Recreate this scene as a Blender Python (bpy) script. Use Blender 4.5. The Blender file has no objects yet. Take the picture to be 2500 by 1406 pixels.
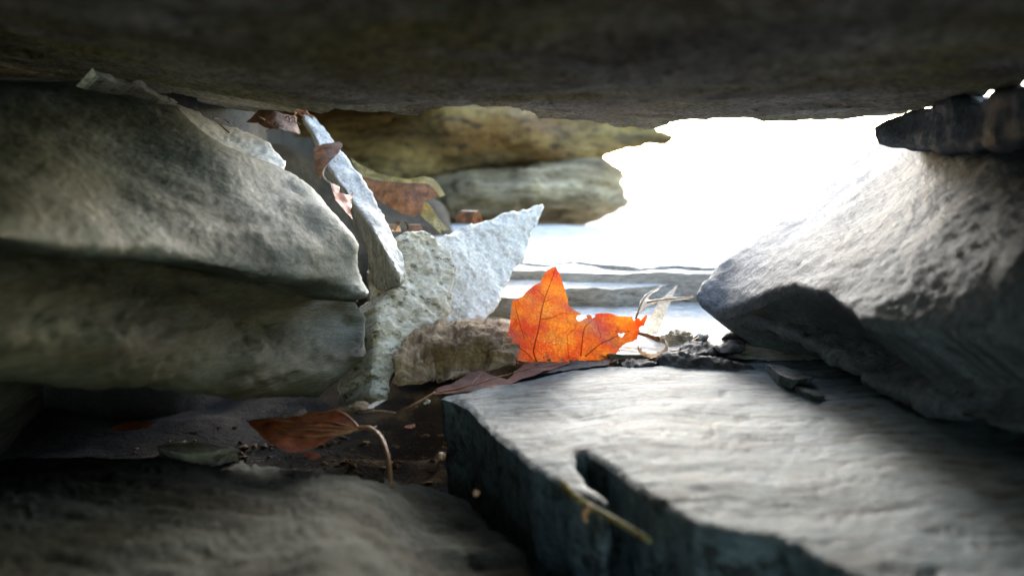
import bpy, bmesh, math, random
import numpy as np
from mathutils import Vector
from mathutils.geometry import delaunay_2d_cdt

random.seed(7)
rng = np.random.default_rng(11)
scene = bpy.context.scene
COL = scene.collection

# ------------------------------------------------------------------ camera, sky, sun, exposure
FPX = 2165.0                       # focal length in pixels of the 2500 px wide photograph
CAM = np.array([0.0, 0.0, 0.30])   # the lens is held 30 cm above the outside ground, inside the crevice
PITCH = math.radians(6.7)
cam_data = bpy.data.cameras.new("camera")
cam = bpy.data.objects.new("camera", cam_data)
COL.objects.link(cam)
cam.location = CAM
cam.rotation_euler = (math.radians(90) - PITCH, 0, 0)
cam_data.sensor_width = 36.0
cam_data.lens = 36.0 * FPX / 2500.0
cam_data.clip_start = 0.005
cam_data.clip_end = 2000.0
cam_data.dof.use_dof = True
cam_data.dof.focus_distance = 0.47
cam_data.dof.aperture_fstop = 8.0
scene.camera = cam

SUN_EL, SUN_AZ = math.radians(15), math.radians(5)     # azimuth measured from +Y towards +X
world = bpy.data.worlds.new("World")
scene.world = world
world.use_nodes = True
wn = world.node_tree
wn.nodes.clear()
sky = wn.nodes.new("ShaderNodeTexSky")
sky.sky_type = 'NISHITA'
sky.sun_disc = False
sky.sun_elevation = SUN_EL
sky.sun_rotation = SUN_AZ
sky.air_density = 1.0
sky.dust_density = 1.2
sky.ozone_density = 1.3
bg = wn.nodes.new("ShaderNodeBackground")
bg.inputs['Strength'].default_value = 0.15
wo = wn.nodes.new("ShaderNodeOutputWorld")
wn.links.new(sky.outputs[0], bg.inputs[0])
wn.links.new(bg.outputs[0], wo.inputs[0])

sun_data = bpy.data.lights.new("sun", 'SUN')
sun_data.energy = 0.85
sun_data.angle = math.radians(10)
sun_data.color = (1.0, 0.99, 0.975)
sun = bpy.data.objects.new("sun", sun_data)
COL.objects.link(sun)
sun_dir = Vector((math.sin(SUN_AZ) * math.cos(SUN_EL), math.cos(SUN_AZ) * math.cos(SUN_EL), math.sin(SUN_EL)))
sun.rotation_euler = sun_dir.to_track_quat('Z', 'Y').to_euler()
sun.location = (0, 0, 3)

scene.view_settings.view_transform = 'Standard'
scene.view_settings.look = 'None'
scene.view_settings.gamma = 1.0
scene.view_settings.use_curve_mapping = False
scene.view_settings.exposure = 3.3
scene.render.engine = 'CYCLES'
scene.cycles.max_bounces = 10
scene.cycles.diffuse_bounces = 8
scene.cycles.transmission_bounces = 8
scene.cycles.use_denoising = True
scene.cycles.sample_clamp_indirect = 12.0
scene.cycles.caustics_reflective = False
scene.cycles.caustics_refractive = False

# ------------------------------------------------------------------ helpers: camera rays, noise, smooth surfaces
FWD = np.array([0, math.cos(PITCH), -math.sin(PITCH)])
UPV = np.array([0, math.sin(PITCH), math.cos(PITCH)])
RGT = np.array([1.0, 0, 0])


def ray(px, py):
    px = np.asarray(px, float)[..., None]
    py = np.asarray(py, float)[..., None]
    return FWD + (px - 1250) / FPX * RGT + (703 - py) / FPX * UPV


def P(px, py, d):
    return CAM + ray(px, py) * np.asarray(d, float)[..., None]


def on_level(px, py, z):
    """where the line of sight through a photo point meets the level plane z (relative to the lens)"""
    r = ray(px, py)
    return CAM + r * (z / r[..., 2])[..., None]


def _hash(ix, iy, iz, seed):
    with np.errstate(over='ignore'):
        h = (ix.astype(np.int64) * 374761393 + iy.astype(np.int64) * 668265263 + iz.astype(np.int64) * 2147483647 + seed * 144269504)
        h = (h ^ (h >> 13)) * 1274126177
        h = h ^ (h >> 16)
    return (h & 0xFFFFF) / float(0xFFFFF) * 2 - 1


def vnoise(p, seed=0):
    f = np.floor(p)
    t = p - f
    t = t * t * t * (t * (t * 6 - 15) + 10)
    i = f.astype(np.int64)
    r = 0
    for dx in (0, 1):
        wx = t[:, 0] if dx else 1 - t[:, 0]
        for dy in (0, 1):
            wy = t[:, 1] if dy else 1 - t[:, 1]
            for dz in (0, 1):
                wz = t[:, 2] if dz else 1 - t[:, 2]
                r = r + wx * wy * wz * _hash(i[:, 0] + dx, i[:, 1] + dy, i[:, 2] + dz, seed)
    return r


_rot = np.array([[0.80, 0.36, -0.48], [-0.60, 0.48, -0.64], [0.0, 0.80, 0.60]])


def fbm(p, octaves=4, gain=0.5, seed=0, kind='fbm'):
    s, a, q, tot = 0, 1.0, p.copy(), 0
    for k in range(octaves):
        n = vnoise(q, seed + k * 17)
        if kind == 'ridge':
            n = 1 - 2 * np.abs(n)
        s = s + a * n
        tot += a
        a *= gain
        q = (q @ _rot.T) * 2.07 if kind != 'strata' else q * 2.07
    return s / tot


def relief(p, specs, seed):
    """specs: (amplitude m, size m or (sx,sy,sz), octaves, kind)"""
    h = np.zeros(len(p))
    for j, (amp, size, octv, kind) in enumerate(specs):
        sz = np.array(size if hasattr(size, '__len__') else (size,) * 3, float)
        q = p / sz
        if kind in ('pit', 'step'):                         # bend the lattice so that hollows and flake rims wander
            q = q + 0.9 * np.c_[vnoise(q * 0.61 + 3.3, seed + 7), vnoise(q * 0.57 + 9.1, seed + 8), vnoise(q * 0.66 - 4.7, seed + 9)]
        n = fbm(q, octv, 0.55, seed + 101 * j, 'ridge' if kind == 'ridge' else 'fbm')
        if kind == 'step':                                  # slate cleaving in flakes: flat terraces with steep rims
            k = n * 4.0
            fl = np.floor(k)
            fr = k - fl
            n = (fl + np.clip((fr - 0.42) / 0.16, 0, 1)) / 4.0
        if kind == 'pit':                                   # scattered hollows in an otherwise even face
            n = -np.clip((n - 0.22) / 0.22, 0, 1) ** 1.5
        h += amp * n
    return h


class TPS:
    """smooth surface through control points; exact for planes when fed inverse depth"""
    def __init__(self, pts, smooth=0.0):
        a = np.array(pts, float)
        self.c = a[:, :2] / 1000.0
        w = a[:, 2]
        n = len(a)
        if n < 4:
            M = np.c_[np.ones(n), self.c]
            self.aff = np.linalg.lstsq(M, w, rcond=None)[0]
            self.k = None
            return
        r = np.linalg.norm(self.c[:, None] - self.c[None], axis=2)
        K = self.phi(r) + smooth * np.eye(n)
        Pm = np.c_[np.ones(n), self.c]
        A = np.zeros((n + 3, n + 3))
        A[:n, :n] = K
        A[:n, n:] = Pm
        A[n:, :n] = Pm.T
        s = np.linalg.lstsq(A, np.r_[w, 0, 0, 0], rcond=None)[0]
        self.k, self.aff = s[:n], s[n:]

    @staticmethod
    def phi(r):
        return np.where(r > 1e-9, r * r * np.log(np.maximum(r, 1e-9)), 0)

    def __call__(self, uv):
        q = np.asarray(uv, float) / 1000.0
        v = self.aff[0] + q @ self.aff[1:]
        if self.k is not None:
            r = np.linalg.norm(q[:, None] - self.c[None], axis=2)
            v = v + self.phi(r) @ self.k
        return v


def depth_surface(ctrl):
    t = TPS([(x, y, 1.0 / d) for x, y, d in ctrl])
    def f(uv):
        w = np.maximum(t(uv), 0.25)
        return P(uv[:, 0], uv[:, 1], 1.0 / w)
    return f


def resample(poly, step):
    poly = np.array(poly, float)
    out = []
    for a, b in zip(poly, np.roll(poly, -1, 0)):
        n = max(1, int(round(np.linalg.norm(b - a) / step)))
        for k in range(n):
            out.append(a + (b - a) * k / n)
    return np.array(out)


def roughen(loop, amp, size, seed):
    q = np.c_[loop / size, np.full(len(loop), seed * 3.7)]
    d = np.c_[fbm(q, 4, 0.6, seed), fbm(q, 4, 0.6, seed + 50)]
    return loop + d * amp


def inside(pts, loop):
    x, y = pts[:, 0], pts[:, 1]
    r = np.zeros(len(pts), bool)
    for (x0, y0), (x1, y1) in zip(loop, np.roll(loop, -1, 0)):
        if y0 == y1:
            continue
        c = ((y0 > y) != (y1 > y)) & (x < (x1 - x0) * (y - y0) / (y1 - y0) + x0)
        r ^= c
    return r


def edge_dist(pts, loop):
    a = loop
    b = np.roll(loop, -1, 0)
    best = np.full(len(pts), 1e9)
    ab = b - a
    L = np.maximum((ab ** 2).sum(1), 1e-12)
    for s in range(0, len(pts), 2000):
        p = pts[s:s + 2000]
        t = np.clip(((p[:, None] - a[None]) * ab[None]).sum(2) / L, 0, 1)
        q = a[None] + t[..., None] * ab[None]
        best[s:s + 2000] = np.sqrt(((p[:, None] - q) ** 2).sum(2)).min(1)
    return best


def hexgrid(lo, hi, step):
    nx = int((hi[0] - lo[0]) / step) + 1
    ny = int((hi[1] - lo[1]) / (step * 0.87)) + 1
    X, Y = np.meshgrid(np.arange(nx), np.arange(ny))
    p = np.c_[(lo[0] + (X + 0.5 * (Y % 2)) * step).ravel(), (lo[1] + Y * step * 0.87).ravel()]
    return p + rng.uniform(-0.22, 0.22, p.shape) * step


def triangulate(loop, inner):
    n = len(loop)
    pts = [Vector((float(a), float(b))) for a, b in loop] + [Vector((float(a), float(b))) for a, b in inner]
    edges = [(i, (i + 1) % n) for i in range(n)]
    v, e, f, ov, oe, of = delaunay_2d_cdt(pts, edges, [], 1, 1e-7)
    v = np.array([(q.x, q.y) for q in v])
    return v, np.array([t for t in f if len(t) == 3])


def boundary_loop(faces):
    cnt = {}
    for t in faces:
        for i in range(3):
            cnt[(t[i], t[(i + 1) % 3])] = 1
    nxt = {a: b for (a, b) in cnt if (b, a) not in cnt}
    loops, seen = [], set()
    for s in list(nxt):
        if s in seen:
            continue
        l, c = [], s
        while c not in seen and c in nxt:
            seen.add(c)
            l.append(c)
            c = nxt[c]
        loops.append(l)
    return loops


def vnormals(co, faces):
    a, b, c = co[faces[:, 0]], co[faces[:, 1]], co[faces[:, 2]]
    n = np.cross(b - a, c - a)
    vn = np.zeros_like(co)
    for k in range(3):
        np.add.at(vn, faces[:, k], n)
    return vn / np.maximum(np.linalg.norm(vn, axis=1), 1e-15)[:, None]


def link_mesh(name, co, faces, mat, parent=None, sharp_loops=(), smooth=True, origin=None):
    co = np.asarray(co, float)
    if parent is None:
        if origin is None:
            origin = np.array([co[:, 0].mean(), co[:, 1].mean(), co[:, 2].min()])
    else:
        origin = np.array(parent['_o'])
    me = bpy.data.meshes.new(name)
    me.from_pydata((co - origin).tolist(), [], [list(map(int, f)) for f in faces])
    me.update()
    if smooth:
        me.polygons.foreach_set('use_smooth', [True] * len(me.polygons))
    if len(sharp_loops):
        es = set()
        for l in sharp_loops:
            for i in range(len(l)):
                es.add(tuple(sorted((int(l[i]), int(l[(i + 1) % len(l)])))))
        att = me.attributes.new('sharp_edge', 'BOOLEAN', 'EDGE')
        ev = np.zeros(len(me.edges) * 2, int)
        me.edges.foreach_get('vertices', ev)
        ev = np.sort(ev.reshape(-1, 2), 1)
        att.data.foreach_set('value', [tuple(r) in es for r in ev.tolist()])
    me.materials.append(mat)
    o = bpy.data.objects.new(name, me)
    COL.objects.link(o)
    if parent is None:
        o.location = origin
        o['_o'] = [float(v) for v in origin]
    else:
        o.parent = parent
        o['_o'] = [float(v) for v in origin]
    return o


def tag(o, label=None, cat=None, group=None, kind=None):
    if label: o['label'] = label
    if cat: o['category'] = cat
    if group: o['group'] = group
    if kind: o['kind'] = kind
    return o


def thing(name, origin, label, cat, group=None):
    o = bpy.data.objects.new(name, None)
    o.empty_display_size = 0.01
    o.location = origin
    o['_o'] = [float(v) for v in origin]
    COL.objects.link(o)
    return tag(o, label, cat, group)


_seed = [3]


def solid(name, loop, inner, fmap, back, mat, rough=(), wall_rough=(), round_r=0, round_amt=0, taper=0.0, rings=5, parent=None, sharp=True,
          ruffle=None):
    """a closed stone: a traced face (loop + inner points, mapped into space by fmap), relief on it, walls running back, a rear face"""
    _seed[0] += 7
    seed = _seed[0]
    uv, faces = triangulate(loop, inner)
    co = fmap(uv)
    back = np.array(back, float)
    vn = vnormals(co, faces)
    if (vn @ back).mean() > 0:
        faces = faces[:, ::-1]
        vn = -vn
    if round_r:
        d = edge_dist(uv, loop)
        t = np.clip(d / round_r, 0, 1)
        co = co + back / np.linalg.norm(back) * (round_amt * (1 - np.sqrt(1 - (1 - t) ** 2)))[:, None]
        vn = vnormals(co, faces)
    if rough:
        co = co + vn * relief(co, rough, seed)[:, None]
    lps = [l for l in boundary_loop(faces) if len(l) > 8]
    V = [co]
    F = [faces]
    nv = len(co)
    bnd_sharp = []
    for l in lps:
        l = np.array(l)
        rim = co[l]
        cen = rim.mean(0)
        tang = np.roll(rim, -1, 0) - np.roll(rim, 1, 0)
        outw = np.cross(tang, -back)
        outw /= np.maximum(np.linalg.norm(outw, axis=1), 1e-12)[:, None]
        if ((rim - cen) * outw).sum() < 0:
            outw = -outw
        prev = l
        m = len(l)
        for k in range(1, rings + 1):
            t = k / rings
            q = rim + back * t
            q = q + (cen + back * t - q) * taper * t
            if wall_rough:
                q = q + outw * (relief(q, wall_rough, seed + 31) * min(1, 3 * t) )[:, None]
            V.append(q)
            cur = np.arange(nv, nv + m)
            nv += m
            a, b = prev, np.roll(prev, -1)
            c, d_ = cur, np.roll(cur, -1)
            F.append(np.c_[b, a, c])
            F.append(np.c_[b, c, d_])
            prev = cur
        cv = q.mean(0)
        V.append(cv[None])
        F.append(np.c_[prev, np.full(m, nv), np.roll(prev, -1)][:, ::-1])
        nv += 1
        bnd_sharp.append(l)
        bnd_sharp.append(prev)
    return link_mesh(name, np.vstack(V), np.vstack(F), mat, parent, bnd_sharp if sharp else ())


def stone(name, outline, ctrl, back, mat, label=None, cat='rock', group=None, step=9, edge=(5, 60), **kw):
    """a stone traced as a face at its own distances"""
    loop = resample(outline, step)
    if edge:
        loop = roughen(loop, edge[0], edge[1], _seed[0] + 5)
    lo, hi = loop.min(0), loop.max(0)
    g = hexgrid(lo, hi, step)
    g = g[inside(g, loop)]
    g = g[edge_dist(g, loop) > step * 0.55]
    o = solid(name, loop, g, depth_surface(ctrl), back, mat, **kw)
    return tag(o, label, cat, group)


def tube(pts, r0, r1=None, sides=8, wob=0.0, mid=None):
    """vertices and faces of a tapered closed tube along points"""
    pts = np.array(pts, float)
    n = len(pts)
    r1 = r0 if r1 is None else r1
    V, F = [], []
    ref = np.array([0.31, -0.2, 0.93])
    for i in range(n):
        t = pts[min(i + 1, n - 1)] - pts[max(i - 1, 0)]
        t /= max(np.linalg.norm(t), 1e-12)
        a = np.cross(t, ref)
        a /= max(np.linalg.norm(a), 1e-12)
        b = np.cross(t, a)
        r = r0 + (r1 - r0) * i / (n - 1)
        if mid: r *= 1 + mid * math.sin(math.pi * i / (n - 1))
        for k in range(sides):
            w = 2 * math.pi * k / sides
            V.append(pts[i] + (a * math.cos(w) + b * math.sin(w)) * r * (1 + wob * rng.uniform(-1, 1)))
    for i in range(n - 1):
        for k in range(sides):
            k2 = (k + 1) % sides
            F.append((i * sides + k, i * sides + k2, (i + 1) * sides + k2, (i + 1) * sides + k))
    F.append(tuple(range(sides))[::-1])
    F.append(tuple((n - 1) * sides + k for k in range(sides)))
    return np.array(V), F


def spline(pts, n):
    """Catmull-Rom through points (any dimension)"""
    p = np.array(pts, float)
    p = np.vstack([2 * p[0] - p[1], p, 2 * p[-1] - p[-2]])
    m = len(p) - 3
    out = []
    for s in np.linspace(0, m - 1e-9, n):
        i = int(s)
        t = s - i
        a, b, c, d = p[i:i + 4]
        out.append(0.5 * (2 * b + (c - a) * t + (2 * a - 5 * b + 4 * c - d) * t * t + (3 * b - a - 3 * c + d) * t ** 3))
    return np.array(out)


def twig(name, pts3, r0, r1, mat, parent=None, sides=8, wob=0.08, n=None):
    q = spline(pts3, n or 6 * len(pts3))
    v, f = tube(q, r0, r1, sides, wob)
    return link_mesh(name, v, f, mat, parent)


def pix_path(pts):
    return np.array([P(a, b, c) for a, b, c in pts])


def blade(name, outline, ctrl, mat, parent, step=8, edge=(1.2, 14), ruffle=0.0, rsize=0.02, holes=(), thick=0.00025):
    """a leaf blade: a thin curved sheet with two sides"""
    _seed[0] += 5
    loop = resample(outline, step * 0.7)
    if edge:
        loop = roughen(loop, edge[0], edge[1], _seed[0])
    g = hexgrid(loop.min(0), loop.max(0), step)
    g = g[inside(g, loop)]
    g = g[edge_dist(g, loop) > step * 0.45]
    uv, faces = triangulate(loop, g)
    for hx, hy, hr in holes:
        c = uv[faces].mean(1)
        ang = np.arctan2(c[:, 1] - hy, c[:, 0] - hx)
        faces = faces[np.hypot((c[:, 0] - hx) * 0.6, c[:, 1] - hy) > hr * (1 + 0.35 * np.sin(3 * ang + hx))]
    f = depth_surface(ctrl)
    co = f(uv)
    vn = vnormals(co, faces)
    if (vn @ FWD).mean() > 0:
        faces = faces[:, ::-1]
        vn = -vn
    if ruffle:
        co = co + vn * (ruffle * fbm(co / rsize, 3, 0.5, _seed[0]))[:, None]
    o = link_mesh(name, co, faces, mat, parent)
    def at(pts, lift=0.0):
        u = np.array(pts, float)
        q = f(u)
        if ruffle:
            # follow the ruffled sheet
            j = [int(np.argmin(((uv - p) ** 2).sum(1))) for p in u]
            q = q + vn[j] * (ruffle * fbm(q / rsize, 3, 0.5, _seed[0]))[:, None] + vn[j] * lift
        else:
            j = [int(np.argmin(((uv - p) ** 2).sum(1))) for p in u]
            q = q + vn[j] * lift
        return q
    seed_now = _seed[0]
    return o, at


# ------------------------------------------------------------------ materials
def new_mat(name):
    m = bpy.data.materials.new(name)
    m.use_nodes = True
    nt = m.node_tree
    nt.nodes.clear()
    return m, nt, nt.nodes.new, nt.links.new


def ramp(nt, stops, interp='LINEAR'):
    r = nt.nodes.new('ShaderNodeValToRGB')
    r.color_ramp.interpolation = interp
    e = r.color_ramp.elements
    while len(e) > 1:
        e.remove(e[0])
    e[0].position = stops[0][0]
    e[0].color = (*stops[0][1], 1) if hasattr(stops[0][1], '__len__') else (stops[0][1],) * 3 + (1,)
    for p, c in stops[1:]:
        x = e.new(p)
        x.color = (*c, 1) if hasattr(c, '__len__') else (c,) * 3 + (1,)
    return r


def rock_mat(name, dark, light, stain=None, stain_amt=0.5, speck=None, speck_amt=0.5, size=0.03, fine=0.0025, stretch=(1, 1, 1), rot=(0, 0, 0),
             bump=0.5, bump_d=0.0012, rough=0.78, spec=0.25, grain=0.24, speck_lo=0.54):
    m, nt, N, L = new_mat(name)
    tc = N('ShaderNodeTexCoord')
    mp = N('ShaderNodeMapping')
    mp.inputs['Rotation'].default_value = rot
    mp.inputs['Scale'].default_value = stretch
    L(tc.outputs['Object'], mp.inputs['Vector'])
    def noise(scale, detail=6, rg=0.6, src=None, dist=0.0, off=0.0):
        n = N('ShaderNodeTexNoise')
        n.inputs['Scale'].default_value = scale
        n.inputs['Detail'].default_value = detail
        n.inputs['Roughness'].default_value = rg
        n.inputs['Distortion'].default_value = dist
        if off:
            v = N('ShaderNodeVectorMath')
            v.inputs[1].default_value = (off, off * 0.7, -off)
            L((src or mp).outputs[0], v.inputs[0])
            L(v.outputs[0], n.inputs['Vector'])
        else:
            L((src or mp).outputs[0], n.inputs['Vector'])
        return n
    n1 = noise(1 / size, 8, 0.62, dist=0.4)
    r1 = ramp(nt, [(0.34, dark), (0.50, tuple((a + b) / 2 for a, b in zip(dark, light))), (0.66, light)])
    L(n1.outputs[0], r1.inputs[0])
    col = r1.outputs[0]
    def mix(fac, a, b, mode='MIX'):
        x = N('ShaderNodeMix')
        x.data_type = 'RGBA'
        x.blend_type = mode
        if isinstance(fac, (int, float)):
            x.inputs[0].default_value = fac
        else:
            L(fac, x.inputs[0])
        L(a, x.inputs[6])
        if isinstance(b, tuple):
            x.inputs[7].default_value = (*b, 1)
        else:
            L(b, x.inputs[7])
        return x.outputs[2]
    if stain:
        n2 = noise(0.55 / size, 5, 0.6, dist=0.8, off=3.1)
        r2 = ramp(nt, [(0.42, 0.0), (0.66, stain_amt)])
        L(n2.outputs[0], r2.inputs[0])
        col = mix(r2.outputs[0], col, stain)
    n3 = noise(1 / fine, 4, 0.7, off=1.7)
    if speck:
        n4 = noise(0.42 / fine, 5, 0.72, off=5.3)
        r4 = ramp(nt, [(speck_lo, 0.0), (speck_lo + 0.08, speck_amt)])
        L(n4.outputs[0], r4.inputs[0])
        col = mix(r4.outputs[0], col, speck)
    r3 = ramp(nt, [(0.30, 1 - grain * 1.8), (0.70, 1 + grain)])
    L(n3.outputs[0], r3.inputs[0])
    col = mix(1.0, col, r3.outputs[0], 'MULTIPLY')
    b = N('ShaderNodeBsdfPrincipled')
    L(col, b.inputs['Base Color'])
    b.inputs['Roughness'].default_value = rough
    b.inputs['Specular IOR Level'].default_value = spec
    # fine relief
    n5 = noise(0.30 / fine, 8, 0.66, off=2.2)
    ad = N('ShaderNodeMath')
    ad.operation = 'MULTIPLY_ADD'
    ad.inputs[1].default_value = 0.45
    L(n3.outputs[0], ad.inputs[0])
    L(n5.outputs[0], ad.inputs[2])
    bp = N('ShaderNodeBump')
    bp.inputs['Strength'].default_value = bump
    bp.inputs['Distance'].default_value = bump_d
    L(ad.outputs[0], bp.inputs['Height'])
    L(bp.outputs[0], b.inputs['Normal'])
    o = N('ShaderNodeOutputMaterial')
    L(b.outputs[0], o.inputs[0])
    return m


def leaf_mat(name, c_a, c_b, c_spot=None, spot_size=0.0015, trans=0.5, tcol=None, size=0.012, rough=0.55, spot_lo=0.60, patch=None):
    m, nt, N, L = new_mat(name)
    tc = N('ShaderNodeTexCoord')
    n1 = N('ShaderNodeTexNoise')
    n1.inputs['Scale'].default_value = 1 / size
    n1.inputs['Detail'].default_value = 6
    n1.inputs['Roughness'].default_value = 0.6
    L(tc.outputs['Object'], n1.inputs['Vector'])
    r1 = ramp(nt, [(0.38, c_a), (0.62, c_b)])
    L(n1.outputs[0], r1.inputs[0])
    col = r1.outputs[0]
    n2 = N('ShaderNodeTexNoise')
    n2.inputs['Scale'].default_value = 1 / 0.0011
    n2.inputs['Detail'].default_value = 3
    L(tc.outputs['Object'], n2.inputs['Vector'])
    if c_spot:
        vo = N('ShaderNodeTexVoronoi')
        vo.inputs['Scale'].default_value = 1 / spot_size
        L(tc.outputs['Object'], vo.inputs['Vector'])
        n3 = N('ShaderNodeTexNoise')
        n3.inputs['Scale'].default_value = 1 / 0.016
        n3.inputs['Detail'].default_value = 3
        L(tc.outputs['Object'], n3.inputs['Vector'])
        sub = N('ShaderNodeMath'); sub.operation = 'SUBTRACT'
        mk = n3.outputs[0]
        if patch:                         # pale insect-eaten specks gather in one patch of the blade
            vd = N('ShaderNodeVectorMath'); vd.operation = 'DISTANCE'
            vd.inputs[1].default_value = patch[0]
            L(tc.outputs['Object'], vd.inputs[0])
            mr = N('ShaderNodeMapRange')
            mr.inputs[1].default_value = patch[1]; mr.inputs[2].default_value = patch[1] * 0.25
            mr.inputs[3].default_value = -0.70; mr.inputs[4].default_value = 0.06
            L(vd.outputs['Value'], mr.inputs[0])
            a2 = N('ShaderNodeMath'); a2.operation = 'ADD'
            L(n3.outputs[0], a2.inputs[0]); L(mr.outputs[0], a2.inputs[1])
            mk = a2.outputs[0]
        L(mk, sub.inputs[0])
        L(vo.outputs['Distance'], sub.inputs[1])
        rs = ramp(nt, [(spot_lo - 0.48, 0.0), (spot_lo - 0.34, 1.0)])
        L(sub.outputs[0], rs.inputs[0])
        mx = N('ShaderNodeMix'); mx.data_type = 'RGBA'
        L(rs.outputs[0], mx.inputs[0]); L(col, mx.inputs[6])
        mx.inputs[7].default_value = (*c_spot, 1)
        col = mx.outputs[2]
    r2 = ramp(nt, [(0.3, 0.72), (0.7, 1.15)])
    L(n2.outputs[0], r2.inputs[0])
    ml = N('ShaderNodeMix'); ml.data_type = 'RGBA'; ml.blend_type = 'MULTIPLY'
    ml.inputs[0].default_value = 1
    L(col, ml.inputs[6]); L(r2.outputs[0], ml.inputs[7])
    col = ml.outputs[2]
    # the finest vein net of the blade
    ve = N('ShaderNodeTexVoronoi')
    ve.feature = 'DISTANCE_TO_EDGE'
    ve.inputs['Scale'].default_value = 1 / 0.0042
    L(tc.outputs['Object'], ve.inputs['Vector'])
    rv = ramp(nt, [(0.0, 0.72), (0.10, 1.0)])
    L(ve.outputs['Distance'], rv.inputs[0])
    mv = N('ShaderNodeMix'); mv.data_type = 'RGBA'; mv.blend_type = 'MULTIPLY'
    mv.inputs[0].default_value = 0.8
    L(col, mv.inputs[6]); L(rv.outputs[0], mv.inputs[7])
    col = mv.outputs[2]
    d = N('ShaderNodeBsdfPrincipled')
    L(col, d.inputs['Base Color'])
    d.inputs['Roughness'].default_value = rough
    d.inputs['Specular IOR Level'].default_value = 0.3
    bp = N('ShaderNodeBump')
    bp.inputs['Strength'].default_value = 0.35
    bp.inputs['Distance'].default_value = 0.0005
    L(n2.outputs[0], bp.inputs['Height']); L(bp.outputs[0], d.inputs['Normal'])
    t = N('ShaderNodeBsdfTranslucent')
    if tcol:
        mt = N('ShaderNodeMix'); mt.data_type = 'RGBA'; mt.blend_type = 'MULTIPLY'
        mt.inputs[0].default_value = 1
        L(col, mt.inputs[6]); mt.inputs[7].default_value = (*tcol, 1)
        L(mt.outputs[2], t.inputs[0])
    else:
        L(col, t.inputs[0])
    ms = N('ShaderNodeMixShader')
    ms.inputs[0].default_value = trans
    L(d.outputs[0], ms.inputs[1]); L(t.outputs[0], ms.inputs[2])
    o = N('ShaderNodeOutputMaterial')
    L(ms.outputs[0], o.inputs[0])
    return m


M = {}
M['overhang'] = rock_mat('overhanging slate', (0.22, 0.19, 0.155), (0.68, 0.64, 0.60), (0.44, 0.36, 0.12), 0.9, size=0.05, fine=0.0026,
                         stretch=(0.9, 1.0, 1), bump=1.0, bump_d=0.006, grain=0.45, spec=0.1)
M['boulder'] = rock_mat('grey slate', (0.052, 0.065, 0.055), (0.175, 0.203, 0.188), (0.085, 0.095, 0.05), 0.65, (0.035, 0.037, 0.03), 0.65,
                        size=0.026, fine=0.0024, stretch=(0.8, 0.8, 1.5), bump=0.6, bump_d=0.0014)
M['mossy'] = rock_mat('olive weathered slate', (0.035, 0.034, 0.020), (0.13, 0.13, 0.085), (0.075, 0.048, 0.02), 0.6, (0.11, 0.12, 0.105), 0.4, size=0.03, fine=0.0026,
                      stretch=(0.45, 0.45, 2.8), bump=0.8, bump_d=0.002)
M['right'] = rock_mat('blue grey slate', (0.08, 0.096, 0.116), (0.150, 0.178, 0.210), None, size=0.03, fine=0.0022, bump=1.0, bump_d=0.002, spec=0.12,
                      speck=(0.07, 0.072, 0.08), speck_amt=0.5)
M['ledge'] = rock_mat('light weathered slate', (0.46, 0.45, 0.42), (0.74, 0.73, 0.70), (0.36, 0.30, 0.20), 0.5, (0.10, 0.095, 0.085), 0.55, size=0.04, fine=0.003,
                      stretch=(0.5, 1, 2.5), bump=0.7, bump_d=0.002)
M['slab'] = rock_mat('smooth grey floor slate', (0.070, 0.098, 0.110), (0.128, 0.170, 0.190), (0.14, 0.135, 0.105), 0.35, (0.030, 0.028, 0.022), 0.85, size=0.03,
                     fine=0.0034, stretch=(0.45, 1.1, 1), rot=(0, 0, 0.35), bump=0.7, bump_d=0.0018, rough=0.75, spec=0.14, speck_lo=0.515, grain=0.3)
M['pale'] = rock_mat('white speckled slate', (0.44, 0.41, 0.31), (0.74, 0.70, 0.58), (0.30, 0.24, 0.10), 0.65, (0.11, 0.09, 0.045), 0.9, size=0.020,
                     fine=0.0030, stretch=(0.8, 1, 1.9), bump=0.55, bump_d=0.001)
M['clean'] = rock_mat('clean cleaved slate', (0.55, 0.52, 0.44), (0.77, 0.74, 0.65), None, speck=(0.25, 0.235, 0.19), speck_amt=0.45, size=0.03,
                      fine=0.002, bump=0.35, bump_d=0.0008, rough=0.6)
M['brown'] = rock_mat('rough brown sandstone', (0.16, 0.095, 0.048), (0.46, 0.335, 0.20), (0.12, 0.065, 0.03), 0.6, size=0.015, fine=0.0016,
                      bump=1.0, bump_d=0.0016, rough=0.9)
M['ochre'] = rock_mat('ochre stained slate', (0.05, 0.03, 0.012), (0.36, 0.24, 0.075), (0.20, 0.09, 0.02), 0.8, (0.03, 0.02, 0.012), 0.85, size=0.10, fine=0.010,
                      stretch=(0.6, 1, 2.2), bump=1.0, bump_d=0.012)
M['banded'] = rock_mat('banded grey brown slate', (0.12, 0.078, 0.034), (0.56, 0.43, 0.245), (0.24, 0.15, 0.045), 0.6, (0.08, 0.055, 0.025), 0.6, size=0.07, fine=0.009,
                       stretch=(0.5, 1, 3.5), rot=(0, 0.45, 0), bump=1.0, bump_d=0.012)
M['dark'] = rock_mat('dark rubble', (0.03, 0.028, 0.026), (0.075, 0.072, 0.07), (0.05, 0.04, 0.025), 0.5, size=0.015, fine=0.002, bump=0.9, bump_d=0.0016)
M['hollow'] = rock_mat('hollow shade colour', (0.022, 0.016, 0.010), (0.085, 0.06, 0.03), (0.09, 0.05, 0.015), 0.5, size=0.05, fine=0.006, bump=0.9, bump_d=0.004)  # very dark brown stands for the shade inside the hollow
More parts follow.
